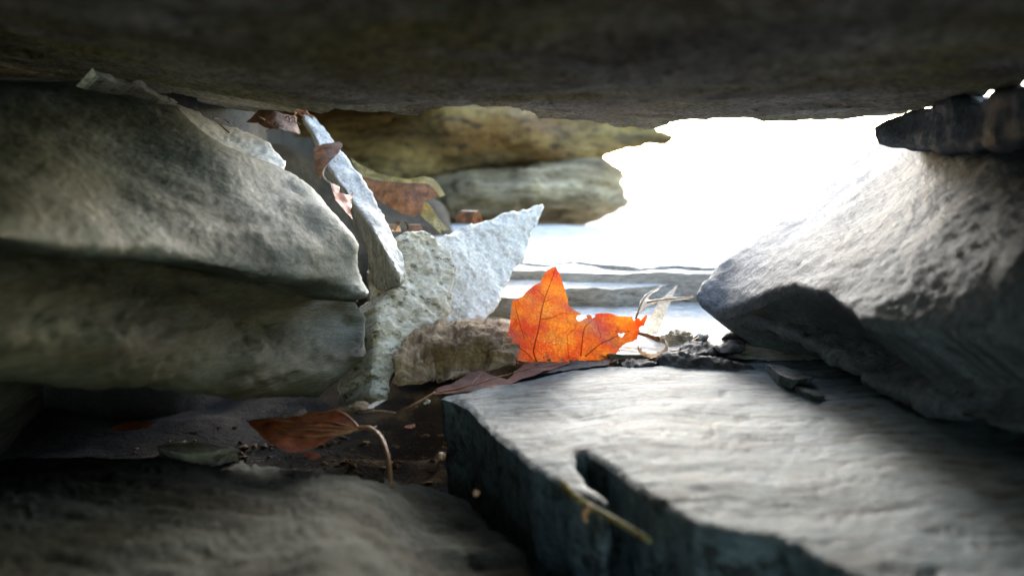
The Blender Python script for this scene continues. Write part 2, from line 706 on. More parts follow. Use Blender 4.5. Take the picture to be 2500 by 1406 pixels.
M['near'] = rock_mat('dark olive slate', (0.016, 0.018, 0.012), (0.052, 0.060, 0.050), (0.03, 0.022, 0.010), 0.6, (0.07, 0.075, 0.07), 0.35, size=0.03, fine=0.003, stretch=(0.6, 0.9, 1.5), bump=0.8, bump_d=0.002, rough=0.95, spec=0.05)
M['sliver'] = rock_mat('split slate', (0.36, 0.35, 0.32), (0.74, 0.72, 0.67), None, speck=(0.08, 0.075, 0.065), speck_amt=0.7, size=0.02, fine=0.0022, stretch=(1.5, 1.5, 0.6), bump=0.8, bump_d=0.0012)
M['soil'] = rock_mat('dark soil', (0.025, 0.02, 0.016), (0.065, 0.054, 0.042), None, size=0.02, fine=0.0025, bump=1.0, bump_d=0.003, rough=0.95)
M['ground'] = rock_mat('pale stony ground', (0.48, 0.46, 0.41), (0.66, 0.64, 0.58), (0.34, 0.35, 0.22), 0.4, size=0.4, fine=0.03, bump=0.8, bump_d=0.02)

# the leaf specks gather low on the blade
M['maple'] = leaf_mat('orange maple leaf', (0.70, 0.065, 0.010), (0.86, 0.27, 0.022), (0.92, 0.58, 0.12), 0.0013, trans=0.42, size=0.017,
                      spot_lo=0.60, patch=((-0.004, 0.0, 0.010), 0.022))
M['maple_vein'] = leaf_mat('maple leaf vein', (0.56, 0.08, 0.012), (0.66, 0.13, 0.02), trans=0.5)
M['redleaf'] = leaf_mat('red brown leaf', (0.30, 0.06, 0.02), (0.52, 0.15, 0.04), trans=0.35, size=0.01)
M['darkred'] = leaf_mat('dark red leaf', (0.10, 0.022, 0.010), (0.24, 0.06, 0.02), trans=0.3, size=0.01, rough=0.7)
M['redvein'] = leaf_mat('pale leaf vein', (0.42, 0.2, 0.07), (0.5, 0.26, 0.1), trans=0.2)
M['dryleaf'] = leaf_mat('dry brown leaf', (0.10, 0.05, 0.025), (0.24, 0.12, 0.06), trans=0.18, size=0.008)
M['oliveleaf'] = leaf_mat('olive dead leaf', (0.16, 0.13, 0.04), (0.34, 0.29, 0.11), (0.12, 0.07, 0.02), 0.002, trans=0.35, size=0.01)
M['paleleaf'] = leaf_mat('bleached dry leaf', (0.55, 0.50, 0.42), (0.72, 0.68, 0.6), trans=0.4, size=0.006)
M['tanleaf'] = leaf_mat('tan dry leaf', (0.42, 0.27, 0.15), (0.62, 0.45, 0.3), trans=0.4, size=0.006)
M['stem'] = leaf_mat('leaf stem', (0.30, 0.12, 0.05), (0.48, 0.26, 0.12), trans=0.1, size=0.01)
M['twig'] = leaf_mat('brown twig', (0.16, 0.085, 0.04), (0.34, 0.2, 0.1), trans=0.0, size=0.006)
# ------------------------------------------------------------------ the setting: ground outside and soil under the stones
def build_ground():
    n = 60
    r = np.r_[0, np.geomspace(0.25, 900, 46)]
    a = np.linspace(0, 2 * math.pi, n, endpoint=False)
    V = [np.array([[0, 1.4, 0]])]
    for rr in r[1:]:
        V.append(np.c_[np.cos(a) * rr, 1.4 + np.sin(a) * rr, np.zeros(n)])
    co = np.vstack(V)
    rad = np.hypot(co[:, 0], co[:, 1] - 1.4)
    h = fbm(co / np.array([0.5, 0.5, 1]), 4, 0.5, 5) * 0.02 * np.clip(rad, 0, 1) + fbm(co / np.array([9., 9, 1]), 3, 0.5, 9) * 0.18 * np.clip((rad - 2) / 6, 0, 1)
    co[:, 2] = 0.015 + h
    F = [(0, 1 + k, 1 + (k + 1) % n) for k in range(n)]
    for j in range(len(r) - 2):
        b0, b1 = 1 + j * n, 1 + (j + 1) * n
        for k in range(n):
            k2 = (k + 1) % n
            F.append((b0 + k, b1 + k, b1 + k2, b0 + k2))
    return tag(link_mesh('ground', co, F, M['ground'], origin=np.zeros(3)), kind='structure')

build_ground()

def build_soil():
    loop = resample([(-0.75, -0.5), (0.75, -0.5), (0.75, 0.75), (0.3, 1.3), (-0.75, 1.9)], 0.02)
    g = hexgrid(loop.min(0), loop.max(0), 0.011)
    g = g[inside(g, loop)]
    g = g[edge_dist(g, loop) > 0.004]
    uv, f = triangulate(loop, g)
    co = np.c_[uv, np.zeros(len(uv))]
    co[:, 2] = CAM[2] - 0.150 + fbm(co / 0.05, 5, 0.55, 77) * 0.012
    a, b, c = co[f[0]]
    if np.cross(b - a, c - a)[2] < 0: f = f[:, ::-1]
    return tag(link_mesh('soil', co, f, M['soil'], origin=np.array([0, 0.1, 0.15])), kind='structure')

build_soil()

# ------------------------------------------------------------------ large stones
# overhanging slab: its underside is a nearly level sheet 4 cm above the lens, its far edge is what the photograph shows
CEIL = 0.034
REAR_H = 0.25  # height of the added stone behind the lens, tuned for ambient light
edge_px = [(530, 260), (640, 268), (740, 264), (820, 266), (900, 272), (1000, 279), (1100, 271), (1200, 268), (1260, 276), (1320, 291),
           (1400, 294), (1500, 301), (1600, 303), (1650, 293), (1750, 286), (1900, 288), (2050, 291), (2130, 286), (2200, 281), (2300, 255), (2390, 233), (2440, 209), (2500, 190), (2650, 150)]
def ceil_level(x):
    return CEIL + 0.03 * np.maximum(x - 0.06, 0) + 0.16 * np.maximum(-0.08 - x, 0)
def on_ceiling(px, py):
    r = ray(px, py)
    d = CEIL / r[..., 2]
    d2 = (CEIL - 0.03 * 0.06) / np.where(r[..., 2] - 0.03 * r[..., 0] > 0.01, r[..., 2] - 0.03 * r[..., 0], 0.01)
    d3 = (CEIL - 0.16 * 0.08) / np.maximum(r[..., 2] + 0.16 * r[..., 0], 0.01)
    d = np.where(d * r[..., 0] > 0.06, d2, np.where(d * r[..., 0] < -0.08, d3, d))
    return CAM + r * d[..., None]
far = np.array([on_ceiling(x, y)[:2] for x, y in edge_px])
plan = [(-0.62, 0.62), (-0.25, 0.62), (-0.185, 0.50)] + list(map(tuple, far)) + [(0.50, 0.30), (0.52, -0.42), (-0.62, -0.42)]
loop = roughen(resample(plan, 0.004), 0.0022, 0.03, 3)
vis = hexgrid(np.array([-150, -260.]), np.array([2650, 320.]), 9)
vp = on_ceiling(vis[:, 0], vis[:, 1])[:, :2]
coarse = hexgrid(loop.min(0), loop.max(0), 0.02)
coarse = coarse[(coarse[:, 1] < 0.10) | (np.abs(coarse[:, 0]) > coarse[:, 1] * 0.68) | (coarse[:, 1] > 0.57)]
cand = np.vstack([vp, coarse])
cand = cand[inside(cand, loop)]
cand = cand[edge_dist(cand, loop) > 0.002]

def ceil_map(uv):
    z = CAM[2] + ceil_level(uv[:, 0]) + 0.004 * fbm(np.c_[uv / 0.14, np.zeros(len(uv))], 3, 0.5, 41)
    return np.c_[uv, z]

tag(solid('overhang_slab', loop, cand, ceil_map, (0, 0.0, 0.11), M['overhang'],
          rough=[(0.0022, (0.10, 0.03, 0.05), 4, 'step'), (0.0016, (0.03, 0.012, 0.02), 4, 'fbm'), (0.0010, (0.010, 0.005, 0.006), 3, 'ridge'), (0.0005, 0.003, 2, 'fbm')],
          wall_rough=[(0.006, (0.06, 0.06, 0.008), 4, 'fbm')], rings=6),
    'huge dark slate slab roofing the crevice, its rippled underside overhead', 'rock')

# floor slab in the foreground
FL = -0.090
floor_outline = [(1075, 961), (1160, 946), (1250, 926), (1350, 902), (1450, 893), (1590, 889), (1700, 880), (1850, 868), (2100, 866), (2500, 880), (2900, 1000), (3300, 1406), (3200, 2000), (2750, 1750),
                 (2350, 1520), (2060, 1408), (2000, 1380), (1900, 1330), (1780, 1312), (1700, 1288), (1600, 1222), (1520, 1168), (1480, 1136), (1432, 1104), (1402, 1112), (1405, 1140), (1440, 1185),
                 (1485, 1218), (1465, 1228), (1390, 1196), (1300, 1138), (1240, 1090), (1195, 1050), (1140, 988)]
fctrl = []
for x, y, z in [(1075, 961, -0.094), (1450, 893, -0.090), (1700, 885, -0.090), (2100, 870, -0.088), (2500, 900, -0.085), (1390, 1196, -0.094), (1700, 1290, -0.092), (2060, 1406, -0.092),
                (1600, 1050, -0.088), (2200, 1150, -0.086), (2900, 1200, -0.08), (3200, 2000, -0.085)]:
    r = ray(x, y)
    fctrl.append((x, y, float(z / r[2])))
stone('floor_slab', floor_outline, fctrl, (0.004, 0.008, -0.06), M['slab'],
      'broad pale grey slate slab with a notched edge, lying in front of the orange leaf', 'rock', step=9, edge=(5, 50),
      rough=[(0.0026, (0.10, 0.06, 0.05), 3, 'fbm'), (0.0005, (0.03, 0.018, 0.02), 4, 'step'), (0.00012, (0.012, 0.006, 0.01), 3, 'fbm'), (0.00045, (0.012, 0.004, 0.006), 3, 'pit')], round_r=14, round_amt=0.0012,
      wall_rough=[(0.004, (0.03, 0.03, 0.006), 4, 'fbm')], rings=8)

# left boulder, upper course
stone('left_boulder', [(-700, 260), (60, 190), (240, 195), (340, 235), (435, 252), (490, 300), (560, 350), (640, 388), (705, 394), (770, 430), (808, 470), (835, 510), (872, 548), (905, 590), (908, 650), (920, 690), (934, 708),
                       (928, 742), (880, 735), (840, 716), (740, 706), (640, 690), (520, 668), (380, 640), (200, 628), (0, 610), (-700, 640)],
      [(-700, 260, .26), (-700, 640, .16), (0, 300, .30), (0, 450, .255), (0, 560, .23), (0, 610, .225), (300, 300, .37), (435, 255, .43), (300, 480, .315), (300, 600, .285), (560, 400, .40), (700, 400, .455), (560, 560, .355), (560, 650, .335),
       (800, 480, .45), (905, 600, .44), (760, 640, .385), (760, 700, .375), (900, 690, .425), (930, 735, .42)],
      (-0.16, 0.10, 0.0), M['boulder'], 'big pale grey boulder filling the left side, its bulging face meeting the roof', 'rock', step=7, edge=(5, 55),
      rough=[(0.005, 0.08, 3, 'fbm'), (0.0013, (0.06, 0.07, 0.014), 4, 'step'), (0.0003, 0.009, 3, 'fbm'), (0.0003, 0.003, 2, 'fbm')], round_r=45, round_amt=0.014, wall_rough=[(0.006, 0.03, 3, 'fbm')])
# left boulder, lower course
stone('lower_left_stone', [(-700, 560), (0, 570), (200, 590), (400, 610), (620, 660), (780, 700), (880, 725), (905, 762), (912, 800), (917, 840), (905, 890), (868, 920), (830, 952), (800, 984), (740, 992),
                           (620, 982), (450, 966), (250, 950), (100, 941), (-100, 936), (-700, 920)],
      [(-700, 560, .20), (-700, 920, .17), (0, 600, .27), (0, 700, .262), (0, 830, .245), (0, 940, .262), (300, 700, .32), (300, 850, .29), (300, 950, .305), (620, 700, .40), (620, 800, .395), (620, 880, .355), (620, 975, .36),
       (850, 740, .46), (850, 800, .455), (880, 850, .42), (900, 900, .425), (800, 960, .40), (740, 900, .385), (740, 985, .40)],
      (-0.14, 0.13, 0.0), M['mossy'], 'olive brown layered stone under the big pale left boulder', 'rock', step=9, edge=(5, 50),
      rough=[(0.005, (0.10, 0.10, 0.02), 4, 'fbm'), (0.004, (0.06, 0.06, 0.016), 4, 'step'), (0.0014, 0.010, 3, 'fbm')], round_r=40, round_amt=0.012, wall_rough=[(0.006, 0.03, 3, 'fbm')])

# right boulder
stone('right_boulder', [(1688, 722), (1700, 690), (1740, 650), (1810, 595), (1900, 530), (2010, 440), (2130, 345), (2300, 330), (2500, 300), (2900, 250), (3300, 500), (3300, 1000), (2900, 860), (2700, 840), (2500, 830), (2350, 815), (2250, 806), (2180, 800),
                        (2090, 782), (2060, 755), (2010, 722), (1940, 704), (1880, 722), (1830, 744), (1760, 770), (1735, 770), (1700, 742)],
      [(1690, 720, .50), (1740, 650, .53), (1900, 530, .56), (2130, 345, .62), (2500, 300, .37), (2900, 300, .30), (2500, 700, .262), (2300, 520, .345), (1940, 704, .405), (1760, 765, .475), (2090, 782, .325), (2300, 800, .288), (2500, 830, .262),
       (3200, 500, .22), (3200, 900, .20)],
      (0.10, 0.0, -0.075), M['right'], 'big pitted blue grey boulder sloping down on the right beside the bright opening', 'rock', step=7, edge=(5, 50),
      rough=[(0.003, 0.08, 3, 'fbm'), (0.0011, (0.014, 0.028, 0.016), 4, 'fbm'), (0.0005, (0.006, 0.011, 0.006), 3, 'ridge'), (0.0004, (0.004, 0.008, 0.004), 3, 'pit'), (0.0004, 0.003, 3, 'fbm')], round_r=16, round_amt=0.004, wall_rough=[(0.008, 0.03, 4, 'fbm')], rings=8)
# dark broken underside of the right boulder: a lower block it rests on
stone('under_block', [(1745, 772), (1830, 742), (1940, 700), (2015, 720), (2100, 770), (2300, 800), (2700, 840), (2700, 1100), (2400, 1040), (2150, 960), (1992, 862), (1920, 828), (1850, 800), (1790, 780)],
      [(1745, 772, .49), (1940, 702, .47), (2080, 770, .45), (1990, 860, .41), (2300, 820, .36), (2200, 960, .34), (2700, 840, .27), (2700, 1100, .24), (2020, 790, .435)],
      (0.10, 0.06, -0.02), M['right'], 'dark broken block jammed under the pitted right boulder', 'rock', step=10, edge=(6, 50),
      rough=[(0.005, 0.04, 4, 'fbm'), (0.003, 0.012, 4, 'ridge')], round_r=20, round_amt=0.006)
# capping stone upper right
stone('upper_right_stone', [(2130, 312), (2155, 293), (2200, 274), (2260, 258), (2300, 246), (2345, 244), (2378, 236), (2388, 240), (2402, 236), (2412, 226), (2434, 224), (2450, 226), (2500, 212), (2800, 140), (2800, 380), (2500, 352), (2350, 366), (2200, 364), (2140, 348)],
      [(2132, 312, .47), (2205, 275, .45), (2345, 244, .37), (2500, 200, .30), (2800, 120, .24), (2140, 348, .47), (2350, 366, .37), (2500, 352, .30), (2800, 380, .23), (2280, 310, .40)],
      (0.16, 0.10, 0.0), M['right'], 'dark craggy stone wedged between roof slab and right boulder', 'rock', step=8, edge=(5, 40),
      rough=[(0.004, 0.03, 4, 'fbm'), (0.002, 0.01, 4, 'ridge')], round_r=18, round_amt=0.006)

# back stones
stone('ochre_slab', [(560, 235), (900, 225), (1300, 225), (1590, 255), (1602, 304), (1612, 322), (1652, 344), (1610, 351), (1560, 360), (1440, 383), (1300, 402), (1150, 418), (1000, 436), (850, 458), (560, 500)],
      [(560, 240, 1.62), (560, 490, 1.42), (900, 240, 1.60), (900, 430, 1.42), (1300, 240, 1.60), (1300, 330, 1.45), (1300, 402, 1.50), (1600, 305, 1.58), (1645, 345, 1.56), (1450, 380, 1.52), (1100, 330, 1.46), (1100, 422, 1.50)],
      (-0.02, 0.40, 0.02), M['ochre'], 'ochre stained slate layer under the roof edge at the back', 'rock', step=8, edge=(5, 60),
      rough=[(0.012, (0.30, 0.3, 0.05), 4, 'fbm'), (0.022, (0.20, 0.2, 0.035), 4, 'step'), (0.004, 0.03, 4, 'fbm')], round_r=10, round_amt=0.012, wall_rough=[(0.008, 0.04, 3, 'fbm')])
stone('banded_stone', [(800, 408), (1000, 400), (1150, 391), (1300, 386), (1420, 384), (1482, 399), (1520, 424), (1535, 458), (1541, 488), (1520, 514), (1460, 542), (1425, 560), (1392, 571), (1300, 569), (1150, 600), (800, 640)],
      [(800, 418, 1.5), (800, 620, 1.45), (1000, 400, 1.60), (1000, 436, 1.46), (1000, 520, 1.42), (1150, 391, 1.62), (1150, 430, 1.44), (1150, 500, 1.36), (1300, 391, 1.58), (1300, 420, 1.42), (1300, 480, 1.33), (1300, 565, 1.42), (1430, 386, 1.55), (1430, 420, 1.42), (1430, 480, 1.34), (1420, 555, 1.42), (1535, 470, 1.46), (1510, 420, 1.48)],
      (-0.04, 0.35, 0.0), M['banded'], 'rounded grey brown banded stone behind the pointed slate', 'rock', step=8, edge=(5, 50),
      rough=[(0.012, (0.20, 0.2, 0.06), 4, 'fbm'), (0.030, (0.16, 0.2, 0.05), 3, 'step'), (0.003, 0.02, 4, 'fbm')], round_r=22, round_amt=0.03, wall_rough=[(0.008, 0.04, 3, 'fbm')])
stone('hollow_shade_stone', [(400, 330), (700, 350), (880, 418), (960, 440), (1040, 470), (1090, 520), (1120, 580), (1130, 640), (1050, 800), (400, 900)],  # dark stone filled in where the hollow lies in shade
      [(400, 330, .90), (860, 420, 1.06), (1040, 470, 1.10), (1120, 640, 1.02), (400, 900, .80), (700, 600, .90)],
      (-0.1, 0.4, 0.0), M['hollow'], 'dark stone added for the shade of the deep hollow behind the leaning sliver', 'rock', step=16, edge=(6, 60),
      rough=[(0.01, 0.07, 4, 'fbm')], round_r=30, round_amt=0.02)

# added stones that block light: over and behind the hollow, left, behind the lens
def slab_block(name, plan, z0, thick, mat, label, step=0.02):
    lp = roughen(resample(plan, step), 0.008, 0.1, 77)
    g = hexgrid(lp.min(0), lp.max(0), step)
    g = g[inside(g, lp)]
    g = g[edge_dist(g, lp) > step * 0.5]
    return tag(solid(name, lp, g, lambda uv: np.c_[uv, np.full(len(uv), CAM[2] + z0)], (0, 0, thick), mat, rough=[(0.006, 0.06, 4, 'fbm')],
                     wall_rough=[(0.008, (0.05, 0.05, 0.02), 4, 'fbm')], rings=8), label, 'rock')

slab_block('light_block_roof', [(-0.7, 0.36), (-0.24, 0.36), (-0.19, 0.44), (-0.175, 0.50), (-0.168, 0.62), (-0.12, 0.69), (-0.07, 0.80), (-0.08, 0.96), (-0.2, 1.02), (-0.7, 1.05)], 0.093, 0.10, M['overhang'],  # added roof slab, blocks the sun over the hollow
           'thick slab added to shade the hollow behind the first roof slab')
slab_block('light_block_roof_far', [(-0.9, 0.98), (-0.25, 0.97), (-0.14, 1.05), (-0.10, 1.3), (-0.12, 1.9), (-0.9, 1.9)], 0.135, 0.12, M['overhang'],  # added slab that shades the left end of the ochre layer
           'slab added far back above the deep hollow to shade the ochre layer', 0.03)
slab_block('light_block_rear', [(-0.6, 0.56), (-0.22, 0.56), (-0.19, 0.64), (-0.21, 0.78), (-0.28, 1.0), (-0.3, 1.5), (-0.7, 1.5)], -0.32, 0.385, M['dark'],  # added plug against light leaking in from the back left
           'dark stone added behind the left boulder to keep light out of the hollow')
slab_block('light_block_left', [(-0.62, -0.42), (-0.27, -0.42), (-0.24, 0.0), (-0.26, 0.25), (-0.30, 0.50), (-0.34, 1.6), (-0.7, 1.6)], -0.32, 0.37, M['mossy'],  # added mass, closes the left side against the sun
           'massive olive stone added on the far left to keep stray light out')
slab_block('light_block_near', [(-0.30, -0.46), (0.34, -0.46), (0.36, -0.20), (0.16, -0.17), (-0.1, -0.19), (-0.26, -0.16)], -0.32, REAR_H, M['mossy'],  # added unseen stone, its height limits light from behind
           'massive olive stone added unseen behind the lens to limit the light')

def shelf(name, px_front, zt, depth, thick, label, mat, seed_shift, step_m=0.006):
    """a flat-lying ledge: front edge traced, top running back level"""
    fr = np.array([on_level(x, y, zt)[:2] for x, y in px_front])
    pl = [tuple(p) for p in fr] + [(fr[-1][0] + 0.30 * depth + 0.1, fr[-1][1] + depth), (fr[0][0] - 0.05, fr[0][1] + depth)]
    lp = roughen(resample(pl, step_m), 0.004, 0.04, seed_shift)
    g = hexgrid(lp.min(0), lp.max(0), step_m * 1.25)
    g = g[inside(g, lp)]
    g = g[edge_dist(g, lp) > step_m * 0.5]
    sl = 0.03
    y0 = fr[:, 1].mean()
    def mp(uv):
        return np.c_[uv, CAM[2] + zt + (uv[:, 1] - y0) * 0.008]
    return tag(solid(name, lp, g, mp, (0, 0.005, -thick), mat, rough=[(0.0025, (0.12, 0.05, 0.05), 4, 'step'), (0.0012, 0.012, 3, 'fbm')],
                     wall_rough=[(0.004, (0.05, 0.05, 0.006), 4, 'fbm')], rings=8), label, 'rock')

shelf('rear_ledge', [(900, 642), (1100, 640), (1250, 640), (1330, 648), (1400, 637), (1500, 646), (1560, 655), (1640, 650), (1720, 656), (1900, 650), (2200, 640)], -0.064, 0.55, 0.03,
      'thin bright slate ledge, the rearmost layer before the opening', M['ledge'], 21)
shelf('middle_ledge', [(900, 664), (1150, 664), (1300, 662), (1500, 668), (1700, 670), (2000, 668), (2250, 660)], -0.0665, 0.6, 0.03,
      'thin sunlit slate layer directly under the rearmost ledge', M['ledge'], 22)
shelf('front_ledge', [(1000, 722), (1200, 722), (1255, 728), (1330, 715), (1395, 704), (1500, 706), (1600, 700), (1690, 692), (1850, 690), (2200, 690)], -0.0745, 0.5, 0.035,
      'thick grey slate ledge with a speckled front face behind the orange leaf', M['ledge'], 23)
shelf('lit_paver', [(1150, 800), (1240, 812), (1400, 850), (1500, 866), (1600, 862), (1700, 850), (1850, 872), (2000, 893), (2200, 905), (2500, 900)], -0.089, 0.28, 0.04,
      'flat bright slate under the bleached curled leaf beside the orange leaf', M['ledge'], 24, 0.005)

# leaning slates in the middle
stone('speckled_slate', [(975, 582), (990, 566), (1030, 558), (1058, 566), (1066, 590), (1084, 596), (1100, 612), (1115, 640), (1110, 700), (1102, 742), (1080, 800), (1040, 840), (985, 870), (962, 930), (945, 972), (912, 962), (914, 900), (918, 850), (912, 790), (925, 750), (950, 718), (984, 690)],
      [(975, 582, .525), (1030, 558, .545), (1066, 590, .545), (1115, 640, .54), (1105, 742, .515), (1040, 840, .475), (945, 970, .43), (915, 850, .45), (925, 750, .475), (1010, 700, .505)],
      (-0.02, 0.016, -0.012), M['pale'], 'upright pale slate with olive speckles and a narrow foot, left of the pointed slate', 'rock', step=4, edge=(6, 22),
      rough=[(0.0034, (0.022, 0.03, 0.016), 4, 'step'), (0.0010, 0.008, 4, 'fbm'), (0.0003, 0.0025, 2, 'fbm')], round_r=8, round_amt=0.002, wall_rough=[(0.001, 0.005, 3, 'fbm')])
stone('pointed_slate', [(1060, 590), (1085, 580), (1150, 546), (1220, 520), (1300, 505), (1326, 499), (1332, 503), (1328, 522), (1306, 570), (1294, 600), (1290, 622), (1256, 662), (1246, 690), (1222, 720), (1216, 740), (1174, 794), (1120, 830), (1040, 850), (1050, 700)],
      [(1060, 590, .56), (1150, 546, .585), (1330, 502, .64), (1290, 620, .60), (1216, 740, .545), (1174, 794, .52), (1060, 840, .49), (1090, 700, .53), (1180, 650, .562), (1120, 640, .548)],
      (-0.016, 0.02, -0.012), M['clean'], 'clean white slate shard with a sharp point rising behind the brown stone', 'rock', step=4, edge=(5, 22),
      rough=[(0.0040, (0.025, 0.03, 0.03), 4, 'step'), (0.0008, 0.008, 4, 'fbm'), (0.0003, 0.0025, 2, 'fbm')], round_r=7, round_amt=0.002, wall_rough=[(0.001, 0.005, 3, 'fbm')])

# long leaning sliver: a two-faced bar, bright upper face, dark side
def lofted_bar(name, sections, mat, label, n=90, cross=10, amp=0.0012):
    # each section: left edge, ridge, right edge (photo x, y, distance); the hidden back edge follows behind
    secs = []
    for L_, R_, E_ in sections:
        a, b, c = P(*L_), P(*R_), P(*E_)
        secs.append(np.array([a, b, c, c * 0.55 + a * 0.45 + np.array([0.0, 0.016, -0.006])]))
    secs = np.array(secs)
    lines = np.array([spline(secs[:, k], n) for k in range(4)])         # 4 edges, n stations
    V, tags = [], []
    for i in range(n):
        q = lines[:, i]
        for k in range(4):
            for m_ in range(cross):
                V.append(q[k] + (q[(k + 1) % 4] - q[k]) * m_ / cross)
    V = np.array(V)
    m4 = 4 * cross
    F = []
    for i in range(n - 1):
        for k in range(m4):
            k2 = (k + 1) % m4
            F.append((i * m4 + k, (i + 1) * m4 + k2, i * m4 + k2))
            F.append((i * m4 + k, (i + 1) * m4 + k, (i + 1) * m4 + k2))
    c0, c1 = len(V), len(V) + 1
    V = np.vstack([V, V[:m4].mean(0), V[-m4:].mean(0)])
    for k in range(m4):
        F.append((c0, k, (k + 1) % m4))
        F.append((c1, (n - 1) * m4 + (k + 1) % m4, (n - 1) * m4 + k))
    F = np.array(F)
    vn = vnormals(V, F)
    cen = V.mean(0)
    if ((V - cen) * vn).sum() < 0:
        F = F[:, ::-1]
        vn = -vn
    V = V + vn * relief(V, [(amp, (0.012, 0.012, 0.03), 4, 'step'), (amp * 0.9, 0.006, 4, 'fbm'), (amp * 0.5, 0.0022, 2, 'ridge')], 91)[:, None]
    o = link_mesh(name, V, F, mat, None, [])
    return tag(o, label, 'rock')

lofted_bar('leaning_sliver', [((737, 292, 0.619), (742, 283, .598), (752, 279, .606)), ((768, 350, 0.606), (772, 335, .576), (797, 322, .594)), ((788, 418, 0.588), (797, 398, .556), (833, 372, .578)),
                              ((846, 522, 0.566), (846, 468, .535), (882, 433, .560)), ((892, 612, 0.544), (898, 540, .512), (936, 526, .536)), ((912, 690, 0.526), (940, 612, .490), (974, 606, .514)),
                              ((940, 708, 0.510), (972, 668, .478), (989, 660, .496)), ((958, 704, 0.504), (976, 690, .480), (986, 680, .490))],
           M['sliver'], 'long narrow slate sliver leaning steeply, bright on its upper edge, over the left boulder')

# left side: pale pieces that stand for lit rock
stone('lit_top_facet', [(440, 252), (480, 268), (530, 292), (575, 303), (625, 322), (662, 345), (690, 382), (704, 394), (690, 430), (560, 400), (470, 330), (400, 262)],  # pale colour makes this the lit top of the left boulder
      [(440, 252, .475), (530, 292, .50), (625, 322, .515), (704, 394, .485), (650, 400, .465), (540, 350, .46), (440, 290, .45), (690, 430, .47)],
      (-0.05, 0.05, -0.03), M['clean'], 'small pale speckled piece painted as the lit top facet of the left boulder', 'rock', step=6, edge=(4, 30),
      rough=[(0.0012, 0.02, 4, 'fbm'), (0.0008, 0.004, 4, 'fbm')], round_r=9, round_amt=0.003)
stone('crack_light_strip', [(224, 170), (245, 178), (262, 181), (282, 190), (300, 193), (318, 203), (328, 198), (344, 197), (356, 206), (366, 216), (380, 222), (396, 232), (414, 238), (436, 250), (410, 247), (392, 243), (374, 232), (358, 222), (344, 213), (332, 208), (318, 210), (302, 207), (280, 201), (262, 193), (244, 188)],  # pale strip stands for lit rock showing in the crack
      [(224, 170, .365), (342, 200, .395), (436, 250, .42), (300, 207, .38)], (-0.03, 0.03, -0.012), M['pale'], 'thin pale strip painted as lit rock in the crack between roof and left boulder', 'rock', step=3, edge=(3, 9),
      rough=[(0.0012, 0.006, 4, 'fbm')])

# brown ribbed stone
bo = [(956, 852), (985, 832), (1012, 815), (1040, 796), (1075, 789), (1120, 792), (1180, 790), (1215, 797), (1250, 800), (1262, 850), (1258, 890), (1215, 902), (1150, 915), (1080, 930), (1000, 936), (962, 934)]
stone('brown_stone', bo, [(956, 852, .452), (985, 838, .462), (1040, 798, .485), (1120, 792, .488), (1180, 790, .488), (1250, 800, .484), (1000, 860, .447), (1080, 845, .452), (1180, 840, .452), (1250, 850, .455),
                          (962, 930, .435), (1080, 928, .435), (1200, 905, .44), (1080, 880, .452), (1180, 875, .454)],
      (0.0, 0.04, -0.004), M['brown'], 'rough brown stone block with pitted ribs left of the orange leaf', 'rock', step=3.4, edge=(3, 22),
      rough=[(0.0040, (0.06, 0.04, 0.0075), 3, 'step'), (0.0034, (0.0075, 0.03, 0.016), 3, 'pit'), (0.0016, (0.009, 0.02, 0.014), 3, 'ridge'), (0.0008, 0.0028, 4, 'fbm')], round_r=5, round_amt=0.0015)

# foreground mossy stone
mz = -0.104
mo = [(-900, 1130), (-100, 1112), (200, 1106), (420, 1100), (620, 1112), (800, 1128), (960, 1150), (1080, 1185), (1180, 1240), (1260, 1320), (1330, 1420), (1420, 1600), (1400, 1900), (-1200, 1900)]
mc = [(x, y, float(z / ray(x, y)[2])) for x, y, z in [(-900, 1130, -.098), (0, 1110, -.108), (420, 1100, -.112), (960, 1150, -.116), (1260, 1320, -.118), (1400, 1900, -.115), (0, 1406, -.090), (500, 1406, -.093), (800, 1320, -.088), (850, 1400, -.085), (960, 1260, -.112), (1050, 1406, -.112),
      (700, 1230, -.106), (400, 1230, -.104), (-900, 1406, -.08), (100, 1250, -.098), (-1200, 1900, -.08)]]
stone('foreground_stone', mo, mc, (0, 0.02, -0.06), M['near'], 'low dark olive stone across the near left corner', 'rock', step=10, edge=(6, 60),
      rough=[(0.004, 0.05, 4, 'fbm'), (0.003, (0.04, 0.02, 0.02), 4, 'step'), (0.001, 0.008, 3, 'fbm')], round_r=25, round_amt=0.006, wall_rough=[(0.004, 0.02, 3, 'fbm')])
stone('shadow_flake', [(378, 1086), (420, 1079), (470, 1075), (520, 1082), (572, 1088), (540, 1094), (500, 1102), (440, 1104), (400, 1098)],
      [(378, 1086, .372), (470, 1075, .385), (572, 1088, .375), (440, 1104, .36)], (0, 0.008, -0.012), M['pale'], 'thin pale lens shaped flake lying in the dark gap below the left stones', 'rock', step=5, edge=(2, 14),
      rough=[(0.0006, 0.006, 3, 'fbm')], round_r=6, round_amt=0.001)
# shadowed shards on the right of the floor slab
stone('lit_shard', [(1870, 888), (1910, 893), (1950, 907), (1985, 922), (1940, 926), (1905, 916)], [(1870, 888, .42), (1950, 907, .405), (1985, 922, .392), (1905, 916, .385)], (0.004, 0.02, -0.014), M['slab'],
      'flat grey shard tip with a lit edge at the shadow of the right boulder', 'rock', step=5, edge=(2, 14), rough=[(0.0006, 0.006, 3, 'fbm')])
stone('small_shard', [(1940, 938), (1975, 948), (2015, 966), (1985, 964), (1955, 952)], [(1940, 938, .385), (2015, 966, .365), (1955, 952, .37)], (0.004, 0.02, -0.012), M['slab'],
      'smaller shard tip lower in the shadow of the right boulder', 'rock', step=4, edge=(2, 12), rough=[(0.0006, 0.006, 3, 'fbm')])

